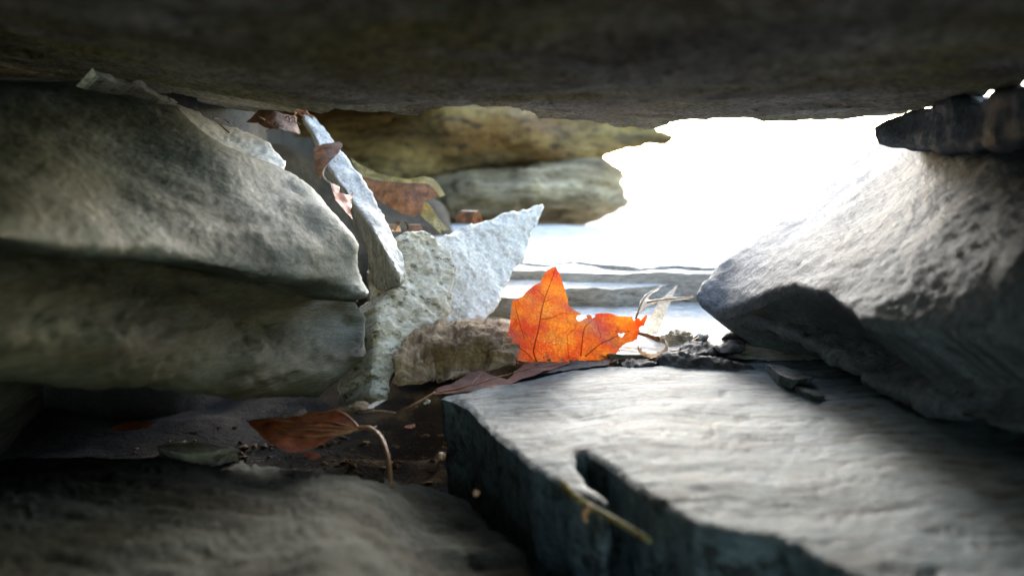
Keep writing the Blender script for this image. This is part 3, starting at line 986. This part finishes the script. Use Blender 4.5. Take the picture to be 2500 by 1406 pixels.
# rubble between the floor slab and the right boulder
def rubble(name, outline, d0, dd, mat, label, seed, back=(0.004, 0.03, -0.008)):
    o = np.array(outline, float)
    y0, y1 = o[:, 1].min(), o[:, 1].max()
    x0, x1 = o[:, 0].min(), o[:, 0].max()
    cx, cy = (x0 + x1) / 2, (y0 + y1) / 2
    ctrl = [(x0, y0, d0 + dd), (x1, y0, d0 + dd), (x0, y1, d0), (x1, y1, d0), (cx, cy, d0 + dd * 0.2)]
    return stone(name, outline, ctrl, back, mat, label, 'rock', step=4, edge=(5, 16), rough=[(0.0036, (0.022, 0.02, 0.007), 3, 'step'), (0.0009, 0.004, 4, 'ridge'), (0.0004, 0.002, 2, 'fbm')], round_r=4, round_amt=0.001)

rubble('rubble_stone', [(1585, 884), (1615, 868), (1648, 856), (1680, 852), (1720, 868), (1790, 880), (1860, 900), (1900, 930), (1840, 945), (1760, 942), (1690, 925), (1620, 895)], .425, .03, M['dark'], 'low black stone heap at the corner of the floor slab', 61)
rubble('rubble_stone', [(1662, 850), (1672, 836), (1692, 831), (1715, 838), (1745, 850), (1755, 862), (1730, 874), (1690, 872), (1668, 864)], .455, .02, M['dark'], 'dark pointed pebble resting on the black stone heap', 62)
rubble('rubble_stone', [(1745, 856), (1775, 842), (1800, 833), (1816, 838), (1815, 852), (1800, 862), (1765, 866)], .45, .02, M['dark'], 'small dark pebble with a pale top right of the pointed pebble', 63)
rubble('rubble_stone', [(1768, 822), (1785, 806), (1815, 798), (1860, 800), (1930, 822), (1900, 836), (1840, 826), (1800, 824)], .485, .02, M['dark'], 'flat dark stone peeping out under the right boulder', 64)
rubble('rubble_stone', [(1606, 828), (1625, 814), (1655, 808), (1680, 814), (1700, 832), (1690, 850), (1655, 856), (1618, 850), (1600, 842)], .485, .03, M['banded'], 'small buff pebble behind the ring shaped curled leaf', 65)
rubble('rubble_stone', [(1515, 885), (1545, 876), (1580, 880), (1610, 892), (1560, 897), (1520, 895)], .435, .012, M['dark'], 'tiny dark chip at the rim of the floor slab', 66)
rubble('rubble_stone', [(1700, 826), (1712, 816), (1730, 826), (1712, 834)], .49, .01, M['ledge'], 'tiny pale chip beside the buff pebble', 67)
rubble('rubble_stone', [(850, 996), (870, 982), (890, 980), (902, 988), (900, 1000), (870, 1004)], .395, .01, M['brown'], 'tiny rounded pebble under the lower left stone', 68, (0.0, 0.012, -0.004))

# ------------------------------------------------------------------ the orange leaf
def z4(pts):
    return [(1150 + a / 3.514, 600 + b / 3.514) for a, b in pts]

maple_px = z4([(725, 178), (745, 215), (770, 250), (778, 290), (800, 340), (815, 385), (835, 440), (836, 468), (850, 500), (880, 530), (915, 555), (945, 575), (935, 588), (912, 592), (905, 620), (920, 638), (945, 638), (975, 620), (1000, 612),
               (995, 590), (1020, 583), (1040, 590), (1045, 612), (1065, 605), (1070, 582), (1120, 576), (1180, 577), (1225, 590), (1260, 606), (1320, 608), (1385, 610), (1394, 645), (1410, 640), (1425, 618), (1445, 620), (1455, 640), (1480, 612), (1500, 590),
               (1511, 600), (1505, 630), (1490, 660), (1485, 682), (1455, 690), (1442, 710), (1448, 735), (1430, 775), (1425, 800), (1380, 825), (1340, 830), (1300, 855), (1270, 885), (1245, 925), (1215, 960), (1190, 975), (1120, 985), (1020, 985), (900, 985),
               (820, 990), (740, 996), (650, 1000), (560, 1002), (470, 997), (400, 986), (330, 960), (285, 930), (260, 895), (290, 868), (320, 850), (342, 825), (357, 800), (335, 787), (313, 775), (325, 740), (345, 690), (350, 640), (345, 590), (358, 530), (361, 458),
               (400, 452), (440, 438), (470, 400), (520, 355), (570, 325), (603, 312), (612, 270), (650, 220), (690, 193)])
maple_ctrl = [(1356, 652, .505), (1250, 735, .472), (1225, 850, .452), (1310, 880, .458), (1420, 875, .462), (1500, 870, .470), (1400, 765, .482), (1320, 770, .478), (1560, 790, .487), (1578, 770, .480), (1480, 770, .490), (1460, 820, .474), (1340, 700, .494)]
leaf = thing('maple_leaf', P(1360, 882, .46), 'vivid orange maple leaf standing upright, glowing against the light', 'leaf')
bl, at = blade('blade', maple_px, maple_ctrl, M['maple'], leaf, step=6, edge=(1.4, 12), ruffle=0.0024, rsize=0.022, holes=[(1518, 817, 4.2)])
def vein(at, parent, pts, r0, r1, mat, n=None):
    q = spline(pts, n or 5 * len(pts))
    c = at(q, 0.00012)
    v, f = tube(c, r0, r1, 6)
    return link_mesh('vein', v, f, mat, parent)
for pts, r in [([(566, 990), (540, 900), (552, 830), (580, 720), (596, 620), (620, 500), (652, 400), (690, 300), (722, 195)], .0007),
               ([(940, 950), (950, 850), (968, 720), (1010, 660), (1050, 622)], .0006), ([(975, 955), (1100, 850), (1200, 800), (1290, 752), (1360, 730)], .0006), ([(470, 790), (440, 700), (405, 570), (388, 480)], .0004),
               ([(535, 970), (440, 880), (350, 850), (300, 880)], .0004), ([(596, 628), (690, 615), (760, 575), (830, 575), (880, 585)], .00035), ([(840, 945), (832, 830), (834, 750), (900, 700)], .00035), ([(1110, 790), (1105, 740), (1085, 680)], .0003),
               ([(552, 850), (500, 800), (470, 720)], .0003), ([(640, 440), (590, 400), (560, 370)], .0003), ([(625, 480), (700, 440), (760, 400)], .0003), ([(1200, 800), (1260, 720), (1290, 660)], .0003)]:
    vein(at, bl, z4(pts), r * 0.5, r * 0.2, M['maple_vein'])

# red brown leaf lying under it, with curled rim and trailing stem
rl = thing('red_brown_leaf', P(1180, 930, .43), 'dark red brown leaf crumpled flat between brown stone and floor slab', 'leaf')
rb, at2 = blade('blade', [(1058, 962), (1070, 945), (1100, 936), (1112, 928), (1150, 912), (1175, 905), (1205, 918), (1240, 926), (1262, 905), (1280, 888), (1310, 882), (1380, 881), (1395, 884), (1360, 895), (1300, 915), (1245, 934), (1180, 950), (1110, 958)],
                [(1058, 962, .412), (1112, 930, .425), (1175, 906, .438), (1240, 926, .425), (1280, 888, .448), (1390, 883, .452), (1245, 934, .418), (1110, 958, .413)], M['darkred'], rl, step=5, ruffle=0.001, rsize=0.01)
vein(at2, rb, [(1070, 956), (1150, 940), (1250, 912), (1370, 885)], .0004, .0002, M['redvein'])
vein(at2, rb, [(1150, 938), (1178, 910)], .0003, .0002, M['redvein'])
twig('stem', pix_path([(985, 998, .405), (1020, 982, .406), (1062, 958, .412)]), .0004, .0006, M['stem'], rl)
stone('leaf_shadow_strip', [(1255, 905), (1330, 890), (1420, 882), (1490, 880), (1486, 892), (1400, 900), (1300, 918), (1250, 924)], [(1255, 905, .445), (1490, 880, .452), (1250, 924, .428), (1486, 892, .442)], (0, 0.02, -0.01), M['dark'],  # dark strip stands for the shadow under the leaf
      'thin dark strip painted as the shadow at the foot of the orange leaf', 'rock', step=5, edge=(2, 20), rough=[(0.0006, 0.006, 3, 'fbm')])

# ovate leaf with long hanging stem
ov = thing('ovate_leaf', P(760, 1100, .375), 'dark russet oval leaf with pale ribs and a long drooping stem, in the left gap', 'leaf')
ob, at3 = blade('blade', [(598, 1022), (650, 1021), (700, 1018), (740, 1006), (780, 999), (820, 1000), (850, 1012), (872, 1034), (884, 1046), (860, 1052), (826, 1062), (790, 1082), (750, 1098), (710, 1104), (680, 1096), (650, 1072), (618, 1044)],
                [(598, 1022, .40), (740, 1006, .395), (850, 1012, .375), (884, 1046, .358), (750, 1050, .372), (710, 1104, .352), (640, 1060, .375)], M['redleaf'], ov, step=4, edge=(2.2, 14), ruffle=0.0015, rsize=0.012)
for pts in ([(882, 1046), (800, 1030), (720, 1026), (610, 1024)], [(876, 1046), (820, 1042), (760, 1042), (680, 1036)], [(872, 1047), (810, 1054), (740, 1050), (670, 1046)], [(860, 1050), (800, 1066), (740, 1066), (680, 1056)], [(876, 1042), (850, 1018), (810, 1006), (760, 1008)]):
    vein(at3, ob, pts, .00045, .0002, M['redvein'])
twig('stem', pix_path([(876, 1044, .36), (905, 1046, .352), (930, 1068, .343), (946, 1110, .334), (952, 1150, .330), (956, 1192, .328)]), .0009, .0006, M['stem'], ov, n=34, wob=0.22)
twig('stem_spur', pix_path([(905, 1048, .352), (920, 1040, .353)]), .0004, .0002, M['paleleaf'], ov)
sc = thing('leaf_scrap', P(715, 1015, .39), 'bleached scrap of leaf edge lying on the russet oval leaf', 'leaf')
blade('blade', [(674, 1018), (690, 1010), (720, 1006), (745, 1000), (752, 1008), (730, 1014), (700, 1016)], [(674, 1018, .388), (720, 1006, .390), (752, 1004, .385), (700, 1016, .386)], M['paleleaf'], sc, step=4, ruffle=0.001, rsize=0.004)
st = tag(twig('stem_fiber', pix_path([(824, 996, .40), (846, 1004, .398), (880, 1005, .395), (925, 1002, .395), (966, 1007, .393)]), .0005, .0003, M['tanleaf']), 'thin pale stalk lying below the tiny rounded pebble', 'stalk')
lf = thing('narrow_leaf', P(920, 985, .40), 'narrow grey leaf sliver pointing up from the tiny rounded pebble', 'leaf')
blade('blade', [(896, 992), (915, 980), (945, 975), (922, 988), (902, 998)], [(896, 992, .396), (945, 975, .405), (902, 998, .394)], M['paleleaf'], lf, step=4, ruffle=0.0004, rsize=0.004)

# leaves around the leaning sliver
cl = thing('curled_leaf', P(800, 430, .53), 'dark brown leaf folded over the leaning sliver near its top', 'leaf')
blade('blade', [(765, 362), (790, 352), (815, 349), (828, 346), (836, 352), (834, 362), (826, 374), (810, 390), (795, 408), (789, 428), (782, 440), (770, 415)], [(765, 362, .545), (800, 350, .545), (834, 356, .548), (795, 400, .53), (782, 436, .525)], M['dryleaf'], cl, step=4, ruffle=0.001, rsize=0.008)
twig('rim', pix_path([(826, 374, .544), (808, 390, .535), (794, 408, .529), (789, 428, .525), (802, 444, .524), (828, 455, .525)]), .0005, .0004, M['paleleaf'], cl)
jl = thing('jagged_leaf', P(840, 520, .47), 'jagged red brown leaf poking out between left boulder and leaning sliver', 'leaf')
blade('blade', [(806, 448), (830, 456), (828, 470), (845, 476), (864, 470), (858, 486), (860, 500), (855, 515), (862, 535), (845, 520), (820, 490)], [(806, 448, .475), (864, 470, .49), (862, 535, .465), (820, 490, .465)], M['redleaf'], jl, step=4, ruffle=0.0008, rsize=0.006)
rt = thing('root_tangle', P(690, 330, .50), 'crumpled brown leaf with frayed edge hanging under the roof slab', 'leaf')
blade('blade', [(628, 272), (655, 268), (690, 280), (726, 284), (724, 300), (736, 318), (730, 331), (712, 322), (690, 318), (655, 312), (630, 300), (600, 298)], [(628, 272, .53), (726, 284, .525), (734, 328, .51), (600, 298, .51), (670, 300, .505)], M['dryleaf'], rt, step=4, ruffle=0.002, rsize=0.008)
for k in range(14):
    x, y = rng.uniform(640, 728), rng.uniform(276, 320)
    twig('fiber', pix_path([(x, y, .505), (x + rng.uniform(-14, 14), y + rng.uniform(-10, 10), .502), (x + rng.uniform(-22, 22), y + rng.uniform(-12, 14), .50)]), .0004, .0002, M['twig'] if k % 2 else M['tanleaf'], rt)
tw = thing('twig_bits', P(740, 285, .56), 'small bundle of reddish twig bits stuck at the top of the leaning sliver', 'twig')
for a, b, c, d in [(718, 262, 745, 288), (730, 268, 768, 286), (722, 280, 755, 262), (700, 270, 738, 270), (742, 265, 764, 290)]:
    twig('twig', pix_path([(a, b, .565), ((a + c) / 2, (b + d) / 2 + 3, .56), (c, d, .558)]), .0008, .0004, M['stem'], tw)
cf = thing('crack_stalk', P(560, 320, .47), 'thin dry stalk lying on the pale top facet of the left boulder', 'stalk')
twig('stalk', pix_path([(520, 288, .475), (545, 292, .485), (562, 302, .485)]), .0005, .0004, M['tanleaf'], cf)
twig('stalk', pix_path([(535, 302, .475), (552, 318, .47), (560, 324, .468)]), .0005, .0004, M['tanleaf'], cf)

ol = thing('drooping_leaf', P(960, 540, .64), 'large olive rimmed brown leaf drooping in the dark hollow', 'leaf')
blade('upper_rim', [(855, 385), (880, 402), (915, 420), (955, 432), (1000, 436), (1035, 430), (1058, 436), (1074, 455), (1087, 478), (1074, 481), (1060, 462), (1045, 448), (1010, 447), (960, 446), (915, 440), (880, 430)],
      [(855, 385, .67), (955, 434, .655), (1035, 432, .645), (1087, 480, .635), (960, 446, .645), (880, 430, .655), (1045, 448, .638)], M['oliveleaf'], ol, step=4, ruffle=0.001, rsize=0.01)
blade('blade', [(878, 430), (915, 440), (960, 446), (1010, 447), (1045, 448), (1062, 464), (1074, 481), (1052, 486), (1035, 492), (1030, 520), (1010, 530), (980, 520), (940, 500), (900, 470)],
      [(878, 430, .656), (960, 446, .645), (1045, 448, .638), (1074, 481, .634), (1020, 525, .625), (940, 500, .635), (980, 480, .63)], M['dryleaf'], ol, step=5, ruffle=0.001, rsize=0.012)
ol2 = thing('olive_leaf_strip', P(1060, 570, .64), 'mottled olive leaf strip hanging below the drooping brown leaf', 'leaf')
blade('blade', [(1014, 510), (1036, 492), (1050, 500), (1062, 520), (1080, 545), (1096, 558), (1090, 566), (1078, 562), (1076, 572), (1058, 555), (1035, 535)], [(1014, 510, .635), (1040, 494, .64), (1090, 562, .628), (1058, 555, .622)], M['oliveleaf'], ol2, step=4, ruffle=0.001, rsize=0.01)

# dry leaf curls behind the slates
def curl(name, px, py, d, size, turns, mat, label, ang, width):
    t = thing(name, P(px, py, d), label, 'leaf')
    n, m = 22, 5
    V, F = [], []
    for i in range(n):
        w = turns * 2 * math.pi * i / (n - 1)
        r = size * (0.45 + 0.55 * i / (n - 1))
        for j in range(m):
            s = (j / (m - 1) - 0.5) * width * (1 - 0.3 * abs(i / (n - 1) - 0.5))
            lx, lz, ly = math.cos(w) * r, math.sin(w) * r * 1.35, s + 0.2 * size * math.sin(w * 1.7 + j)
            V.append(P(px, py, d) + np.array([lx * math.cos(ang) - ly * math.sin(ang), lx * math.sin(ang) + ly * math.cos(ang), lz]))
    for i in range(n - 1):
        for j in range(m - 1):
            a = i * m + j
            F.append((a, a + 1, a + m + 1, a + m))
    link_mesh('blade', np.array(V), F, mat, t)
    return t
curl('curled_scrap', 985, 562, .60, .0062, 0.5, M['dryleaf'], 'pinkish curled leaf scrap behind the speckled slate', 0.3, .012)
curl('curled_scrap', 962, 566, .60, .005, 0.45, M['tanleaf'], 'pale leaf scrap touching the leaning sliver behind the speckled slate', 1.1, .010)
curl('curled_scrap', 1012, 562, .62, .004, 0.5, M['dryleaf'], 'small tan leaf scrap right of the pinkish curl', 2.0, .008)
curl('curled_scrap', 1154, 548, .66, .010, 0.48, M['dryleaf'], 'rounded brown dead leaf behind the long edge of the pointed slate', 0.8, .016)
curl('curled_scrap', 1305, 694, .70, .0045, 0.8, M['twig'], 'dark brown curled scrap on the ledge left of the leaf tip', 1.4, .016)

# bleached leaf and ring shaped curl right of the orange leaf
pl = thing('bleached_leaf', P(1600, 770, .50), 'bleached forked dry leaf curling up behind the right lobe of the orange leaf', 'leaf')
blade('blade', [(1551, 778), (1556, 760), (1562, 735), (1575, 716), (1595, 706), (1616, 699), (1606, 708), (1590, 716), (1580, 728), (1592, 734), (1610, 728), (1640, 724), (1680, 724), (1690, 727), (1650, 734), (1612, 738), (1590, 744), (1575, 752), (1564, 768)],
      [(1551, 778, .50), (1575, 716, .52), (1616, 699, .525), (1590, 742, .505), (1690, 727, .53)], M['paleleaf'], pl, step=4, ruffle=0.0015, rsize=0.008)
twig('stalk', pix_path([(1552, 778, .498), (1566, 740, .505), (1582, 718, .512), (1616, 698, .523)]), .0005, .0003, M['tanleaf'], pl)
twig('stalk', pix_path([(1580, 738, .503), (1620, 731, .51), (1692, 725, .528)]), .0005, .0004, M['tanleaf'], pl)
pt = thing('pale_leaf_flap', P(1600, 815, .51), 'broad white bleached leaf flap standing behind the orange leaf tip', 'leaf')
blade('blade', [(1575, 815), (1590, 770), (1605, 740), (1630, 715), (1655, 696), (1640, 730), (1622, 770), (1605, 815)], [(1575, 815, .515), (1655, 696, .545), (1605, 815, .512), (1590, 770, .52)], M['paleleaf'], pt, step=5, ruffle=0.001, rsize=0.01)
rg = thing('ring_leaf', P(1590, 870, .475), 'tan leaf rolled into an open ring right of the orange leaf', 'leaf')
V, F = [], []
n, m = 30, 4
for i in range(n):
    w = math.radians(-200 + 250 * i / (n - 1))
    px, py = 1592 + 34 * math.cos(w) , 843 - 25 * math.sin(w) * 0.95
    dd = .474 + .014 * math.sin(w)
    for j in range(m):
        V.append(P(px + (6 * j / (m - 1) if px > 1592 else -0.5 * j), py - 3 + (9 if i < 20 else 5) * (j / (m - 1)), dd + .004 * j / (m - 1)))
for i in range(n - 1):
    for j in range(m - 1):
        a = i * m + j
        F.append((a, a + 1, a + m + 1, a + m))
link_mesh('blade', np.array(V), F, M['tanleaf'], rg)
twig('stem', pix_path([(1560, 814, .478), (1585, 820, .474), (1606, 828, .468)]), .0009, .0016, M['stem'], rg)
tag(twig('leaf_fiber', pix_path([(1640, 858, .465), (1675, 848, .47), (1690, 832, .48), (1706, 824, .488)]), .0003, .0003, M['tanleaf']), 'fine pale fibre arching between the dark pebbles', 'stalk')
tag(twig('leaf_fiber', pix_path([(1480, 888, .45), (1520, 876, .452), (1560, 882, .45), (1600, 872, .455)]), .0004, .0003, M['twig']), 'fine dark fibre along the rim of the floor slab', 'stalk')

# blurred tan twig below the notch of the floor slab
tk = thing('tan_twig', P(1470, 1260, .25), 'blurred tan forked twig below the notch of the floor slab', 'twig')
twig('branch', pix_path([(1372, 1178, .262), (1405, 1212, .258), (1440, 1236, .255), (1500, 1268, .25), (1590, 1322, .245)]), .0011, .0008, M['oliveleaf'], tk, n=30)
twig('fork', pix_path([(1440, 1236, .255), (1425, 1256, .253), (1432, 1276, .252)]), .0012, .0005, M['stem'], tk)

# half hidden red leaves and crumbs in the dark gap
dl = thing('hidden_leaf', P(330, 1050, .36), 'dull red leaf scrap almost lost in the dark left gap', 'leaf')
blade('blade', [(262, 1050), (300, 1030), (330, 1028), (382, 1030), (360, 1042), (310, 1052)], [(262, 1050, .365), (330, 1028, .375), (382, 1030, .37), (310, 1052, .36)], M['redleaf'], dl, step=5, ruffle=0.001, rsize=0.01)
for x, y, d, w, h, lab in [(572, 1046, .37, 16, 9, 'tiny curled leaf rim catching light left of the russet oval leaf'), (532, 1044, .368, 12, 7, 'tiny reddish leaf scrap farther left of the russet oval leaf'),
                           (760, 1112, .352, 46, 12, 'dull red leaf scrap under the tip of the russet oval leaf'), (470, 1060, .36, 26, 8, 'dark brown leaf scrap above the lens shaped flake'),
                           (1000, 1040, .40, 30, 9, 'dark leaf scrap beside the dark flank of the floor slab')]:
    t = thing('leaf_scrap', P(x, y + h * .5, d), lab, 'leaf', 'leaf scraps in the dark gap')
    blade('blade', [(x - w / 2, y), (x - w * .2, y - h * .5), (x + w * .1, y - h * .35), (x + w * .45, y - h * .4), (x + w / 2, y + h * .1), (x + w * .15, y + h * .5), (x - w * .25, y + h * .3)],
          [(x - w / 2, y, d), (x, y - h * .5, d + .006), (x + w / 2, y, d + .001), (x, y + h * .5, d - .004)], M['redleaf'] if w != 26 else M['dryleaf'], t, step=3, ruffle=0.0012, rsize=0.005)
cr = [(1045, 980, .405, 'white crumb at the left tip of the floor slab'), (1038, 984, .40, 'smaller white crumb at the left tip of the floor slab'), (1078, 1112, .32, 'pale crumb on the dark flank of the floor slab'), (1162, 1204, .30, 'tan crumb low on the dark flank of the floor slab')]
for i, (x, y, d, lab) in enumerate(cr):
    c = P(x, y, d)
    a = rng.normal(size=(26, 3))
    a /= np.linalg.norm(a, axis=1)[:, None]
    bm = bmesh.new()
    for p in a * (0.0012 if i != 1 else 0.0008) * rng.uniform(.7, 1.2, (26, 1)):
        bm.verts.new(c + p)
    h = bmesh.ops.convex_hull(bm, input=bm.verts)
    me = bpy.data.meshes.new('crumb')
    bmesh.ops.delete(bm, geom=[v for v in bm.verts if not v.link_faces], context='VERTS')
    for v in bm.verts: v.co -= Vector(c)
    bm.to_mesh(me); bm.free()
    me.materials.append(M['clean'] if i < 2 else M['tanleaf'])
    o = bpy.data.objects.new('crumb', me)
    o.location = c
    COL.objects.link(o)
    tag(o, lab, 'crumb', 'crumbs beside the floor slab')

# grit lying on the soil of the dark gap and in the corner of the floor slab: uncountable
bm = bmesh.new()
gxy = np.c_[rng.uniform(-0.22, -0.005, 1500), rng.uniform(0.30, 0.52, 1500), np.zeros(1500)]
gz = CAM[2] - 0.150 + fbm(gxy / 0.05, 5, 0.55, 77) * 0.012
for k in range(1620):
    if k < 1500:
        x, y, z = gxy[k, 0], gxy[k, 1], gz[k] + 0.0003
        r = 0.0005 + 0.0030 * rng.uniform() ** 4
    else:
        x, y = rng.uniform(0.0, 0.10), rng.uniform(0.435, 0.475)
        z = CAM[2] - 0.0895 + rng.uniform(-0.002, 0.001)
        r = rng.uniform(0.0004, 0.0014)
    a = rng.normal(size=(9, 3))
    a /= np.linalg.norm(a, axis=1)[:, None]
    vs = [bm.verts.new(Vector((x, y, z)) + Vector(p * r * rng.uniform(.7, 1.2) * np.array([1, 1, .6]))) for p in a]
    h = bmesh.ops.convex_hull(bm, input=vs)
    dead = [v for v in vs if v.is_valid and not v.link_faces]
    bmesh.ops.delete(bm, geom=dead, context='VERTS')
me = bpy.data.meshes.new('grit')
bm.to_mesh(me); bm.free()
me.materials.append(M['brown'])
o = bpy.data.objects.new('grit', me)
COL.objects.link(o)
tag(o, 'fine brown grit on the dark soil between the stones', 'grit', kind='stuff')

# bookkeeping values are not part of the scene
for o in list(bpy.data.objects):
    if '_o' in o: del o['_o']
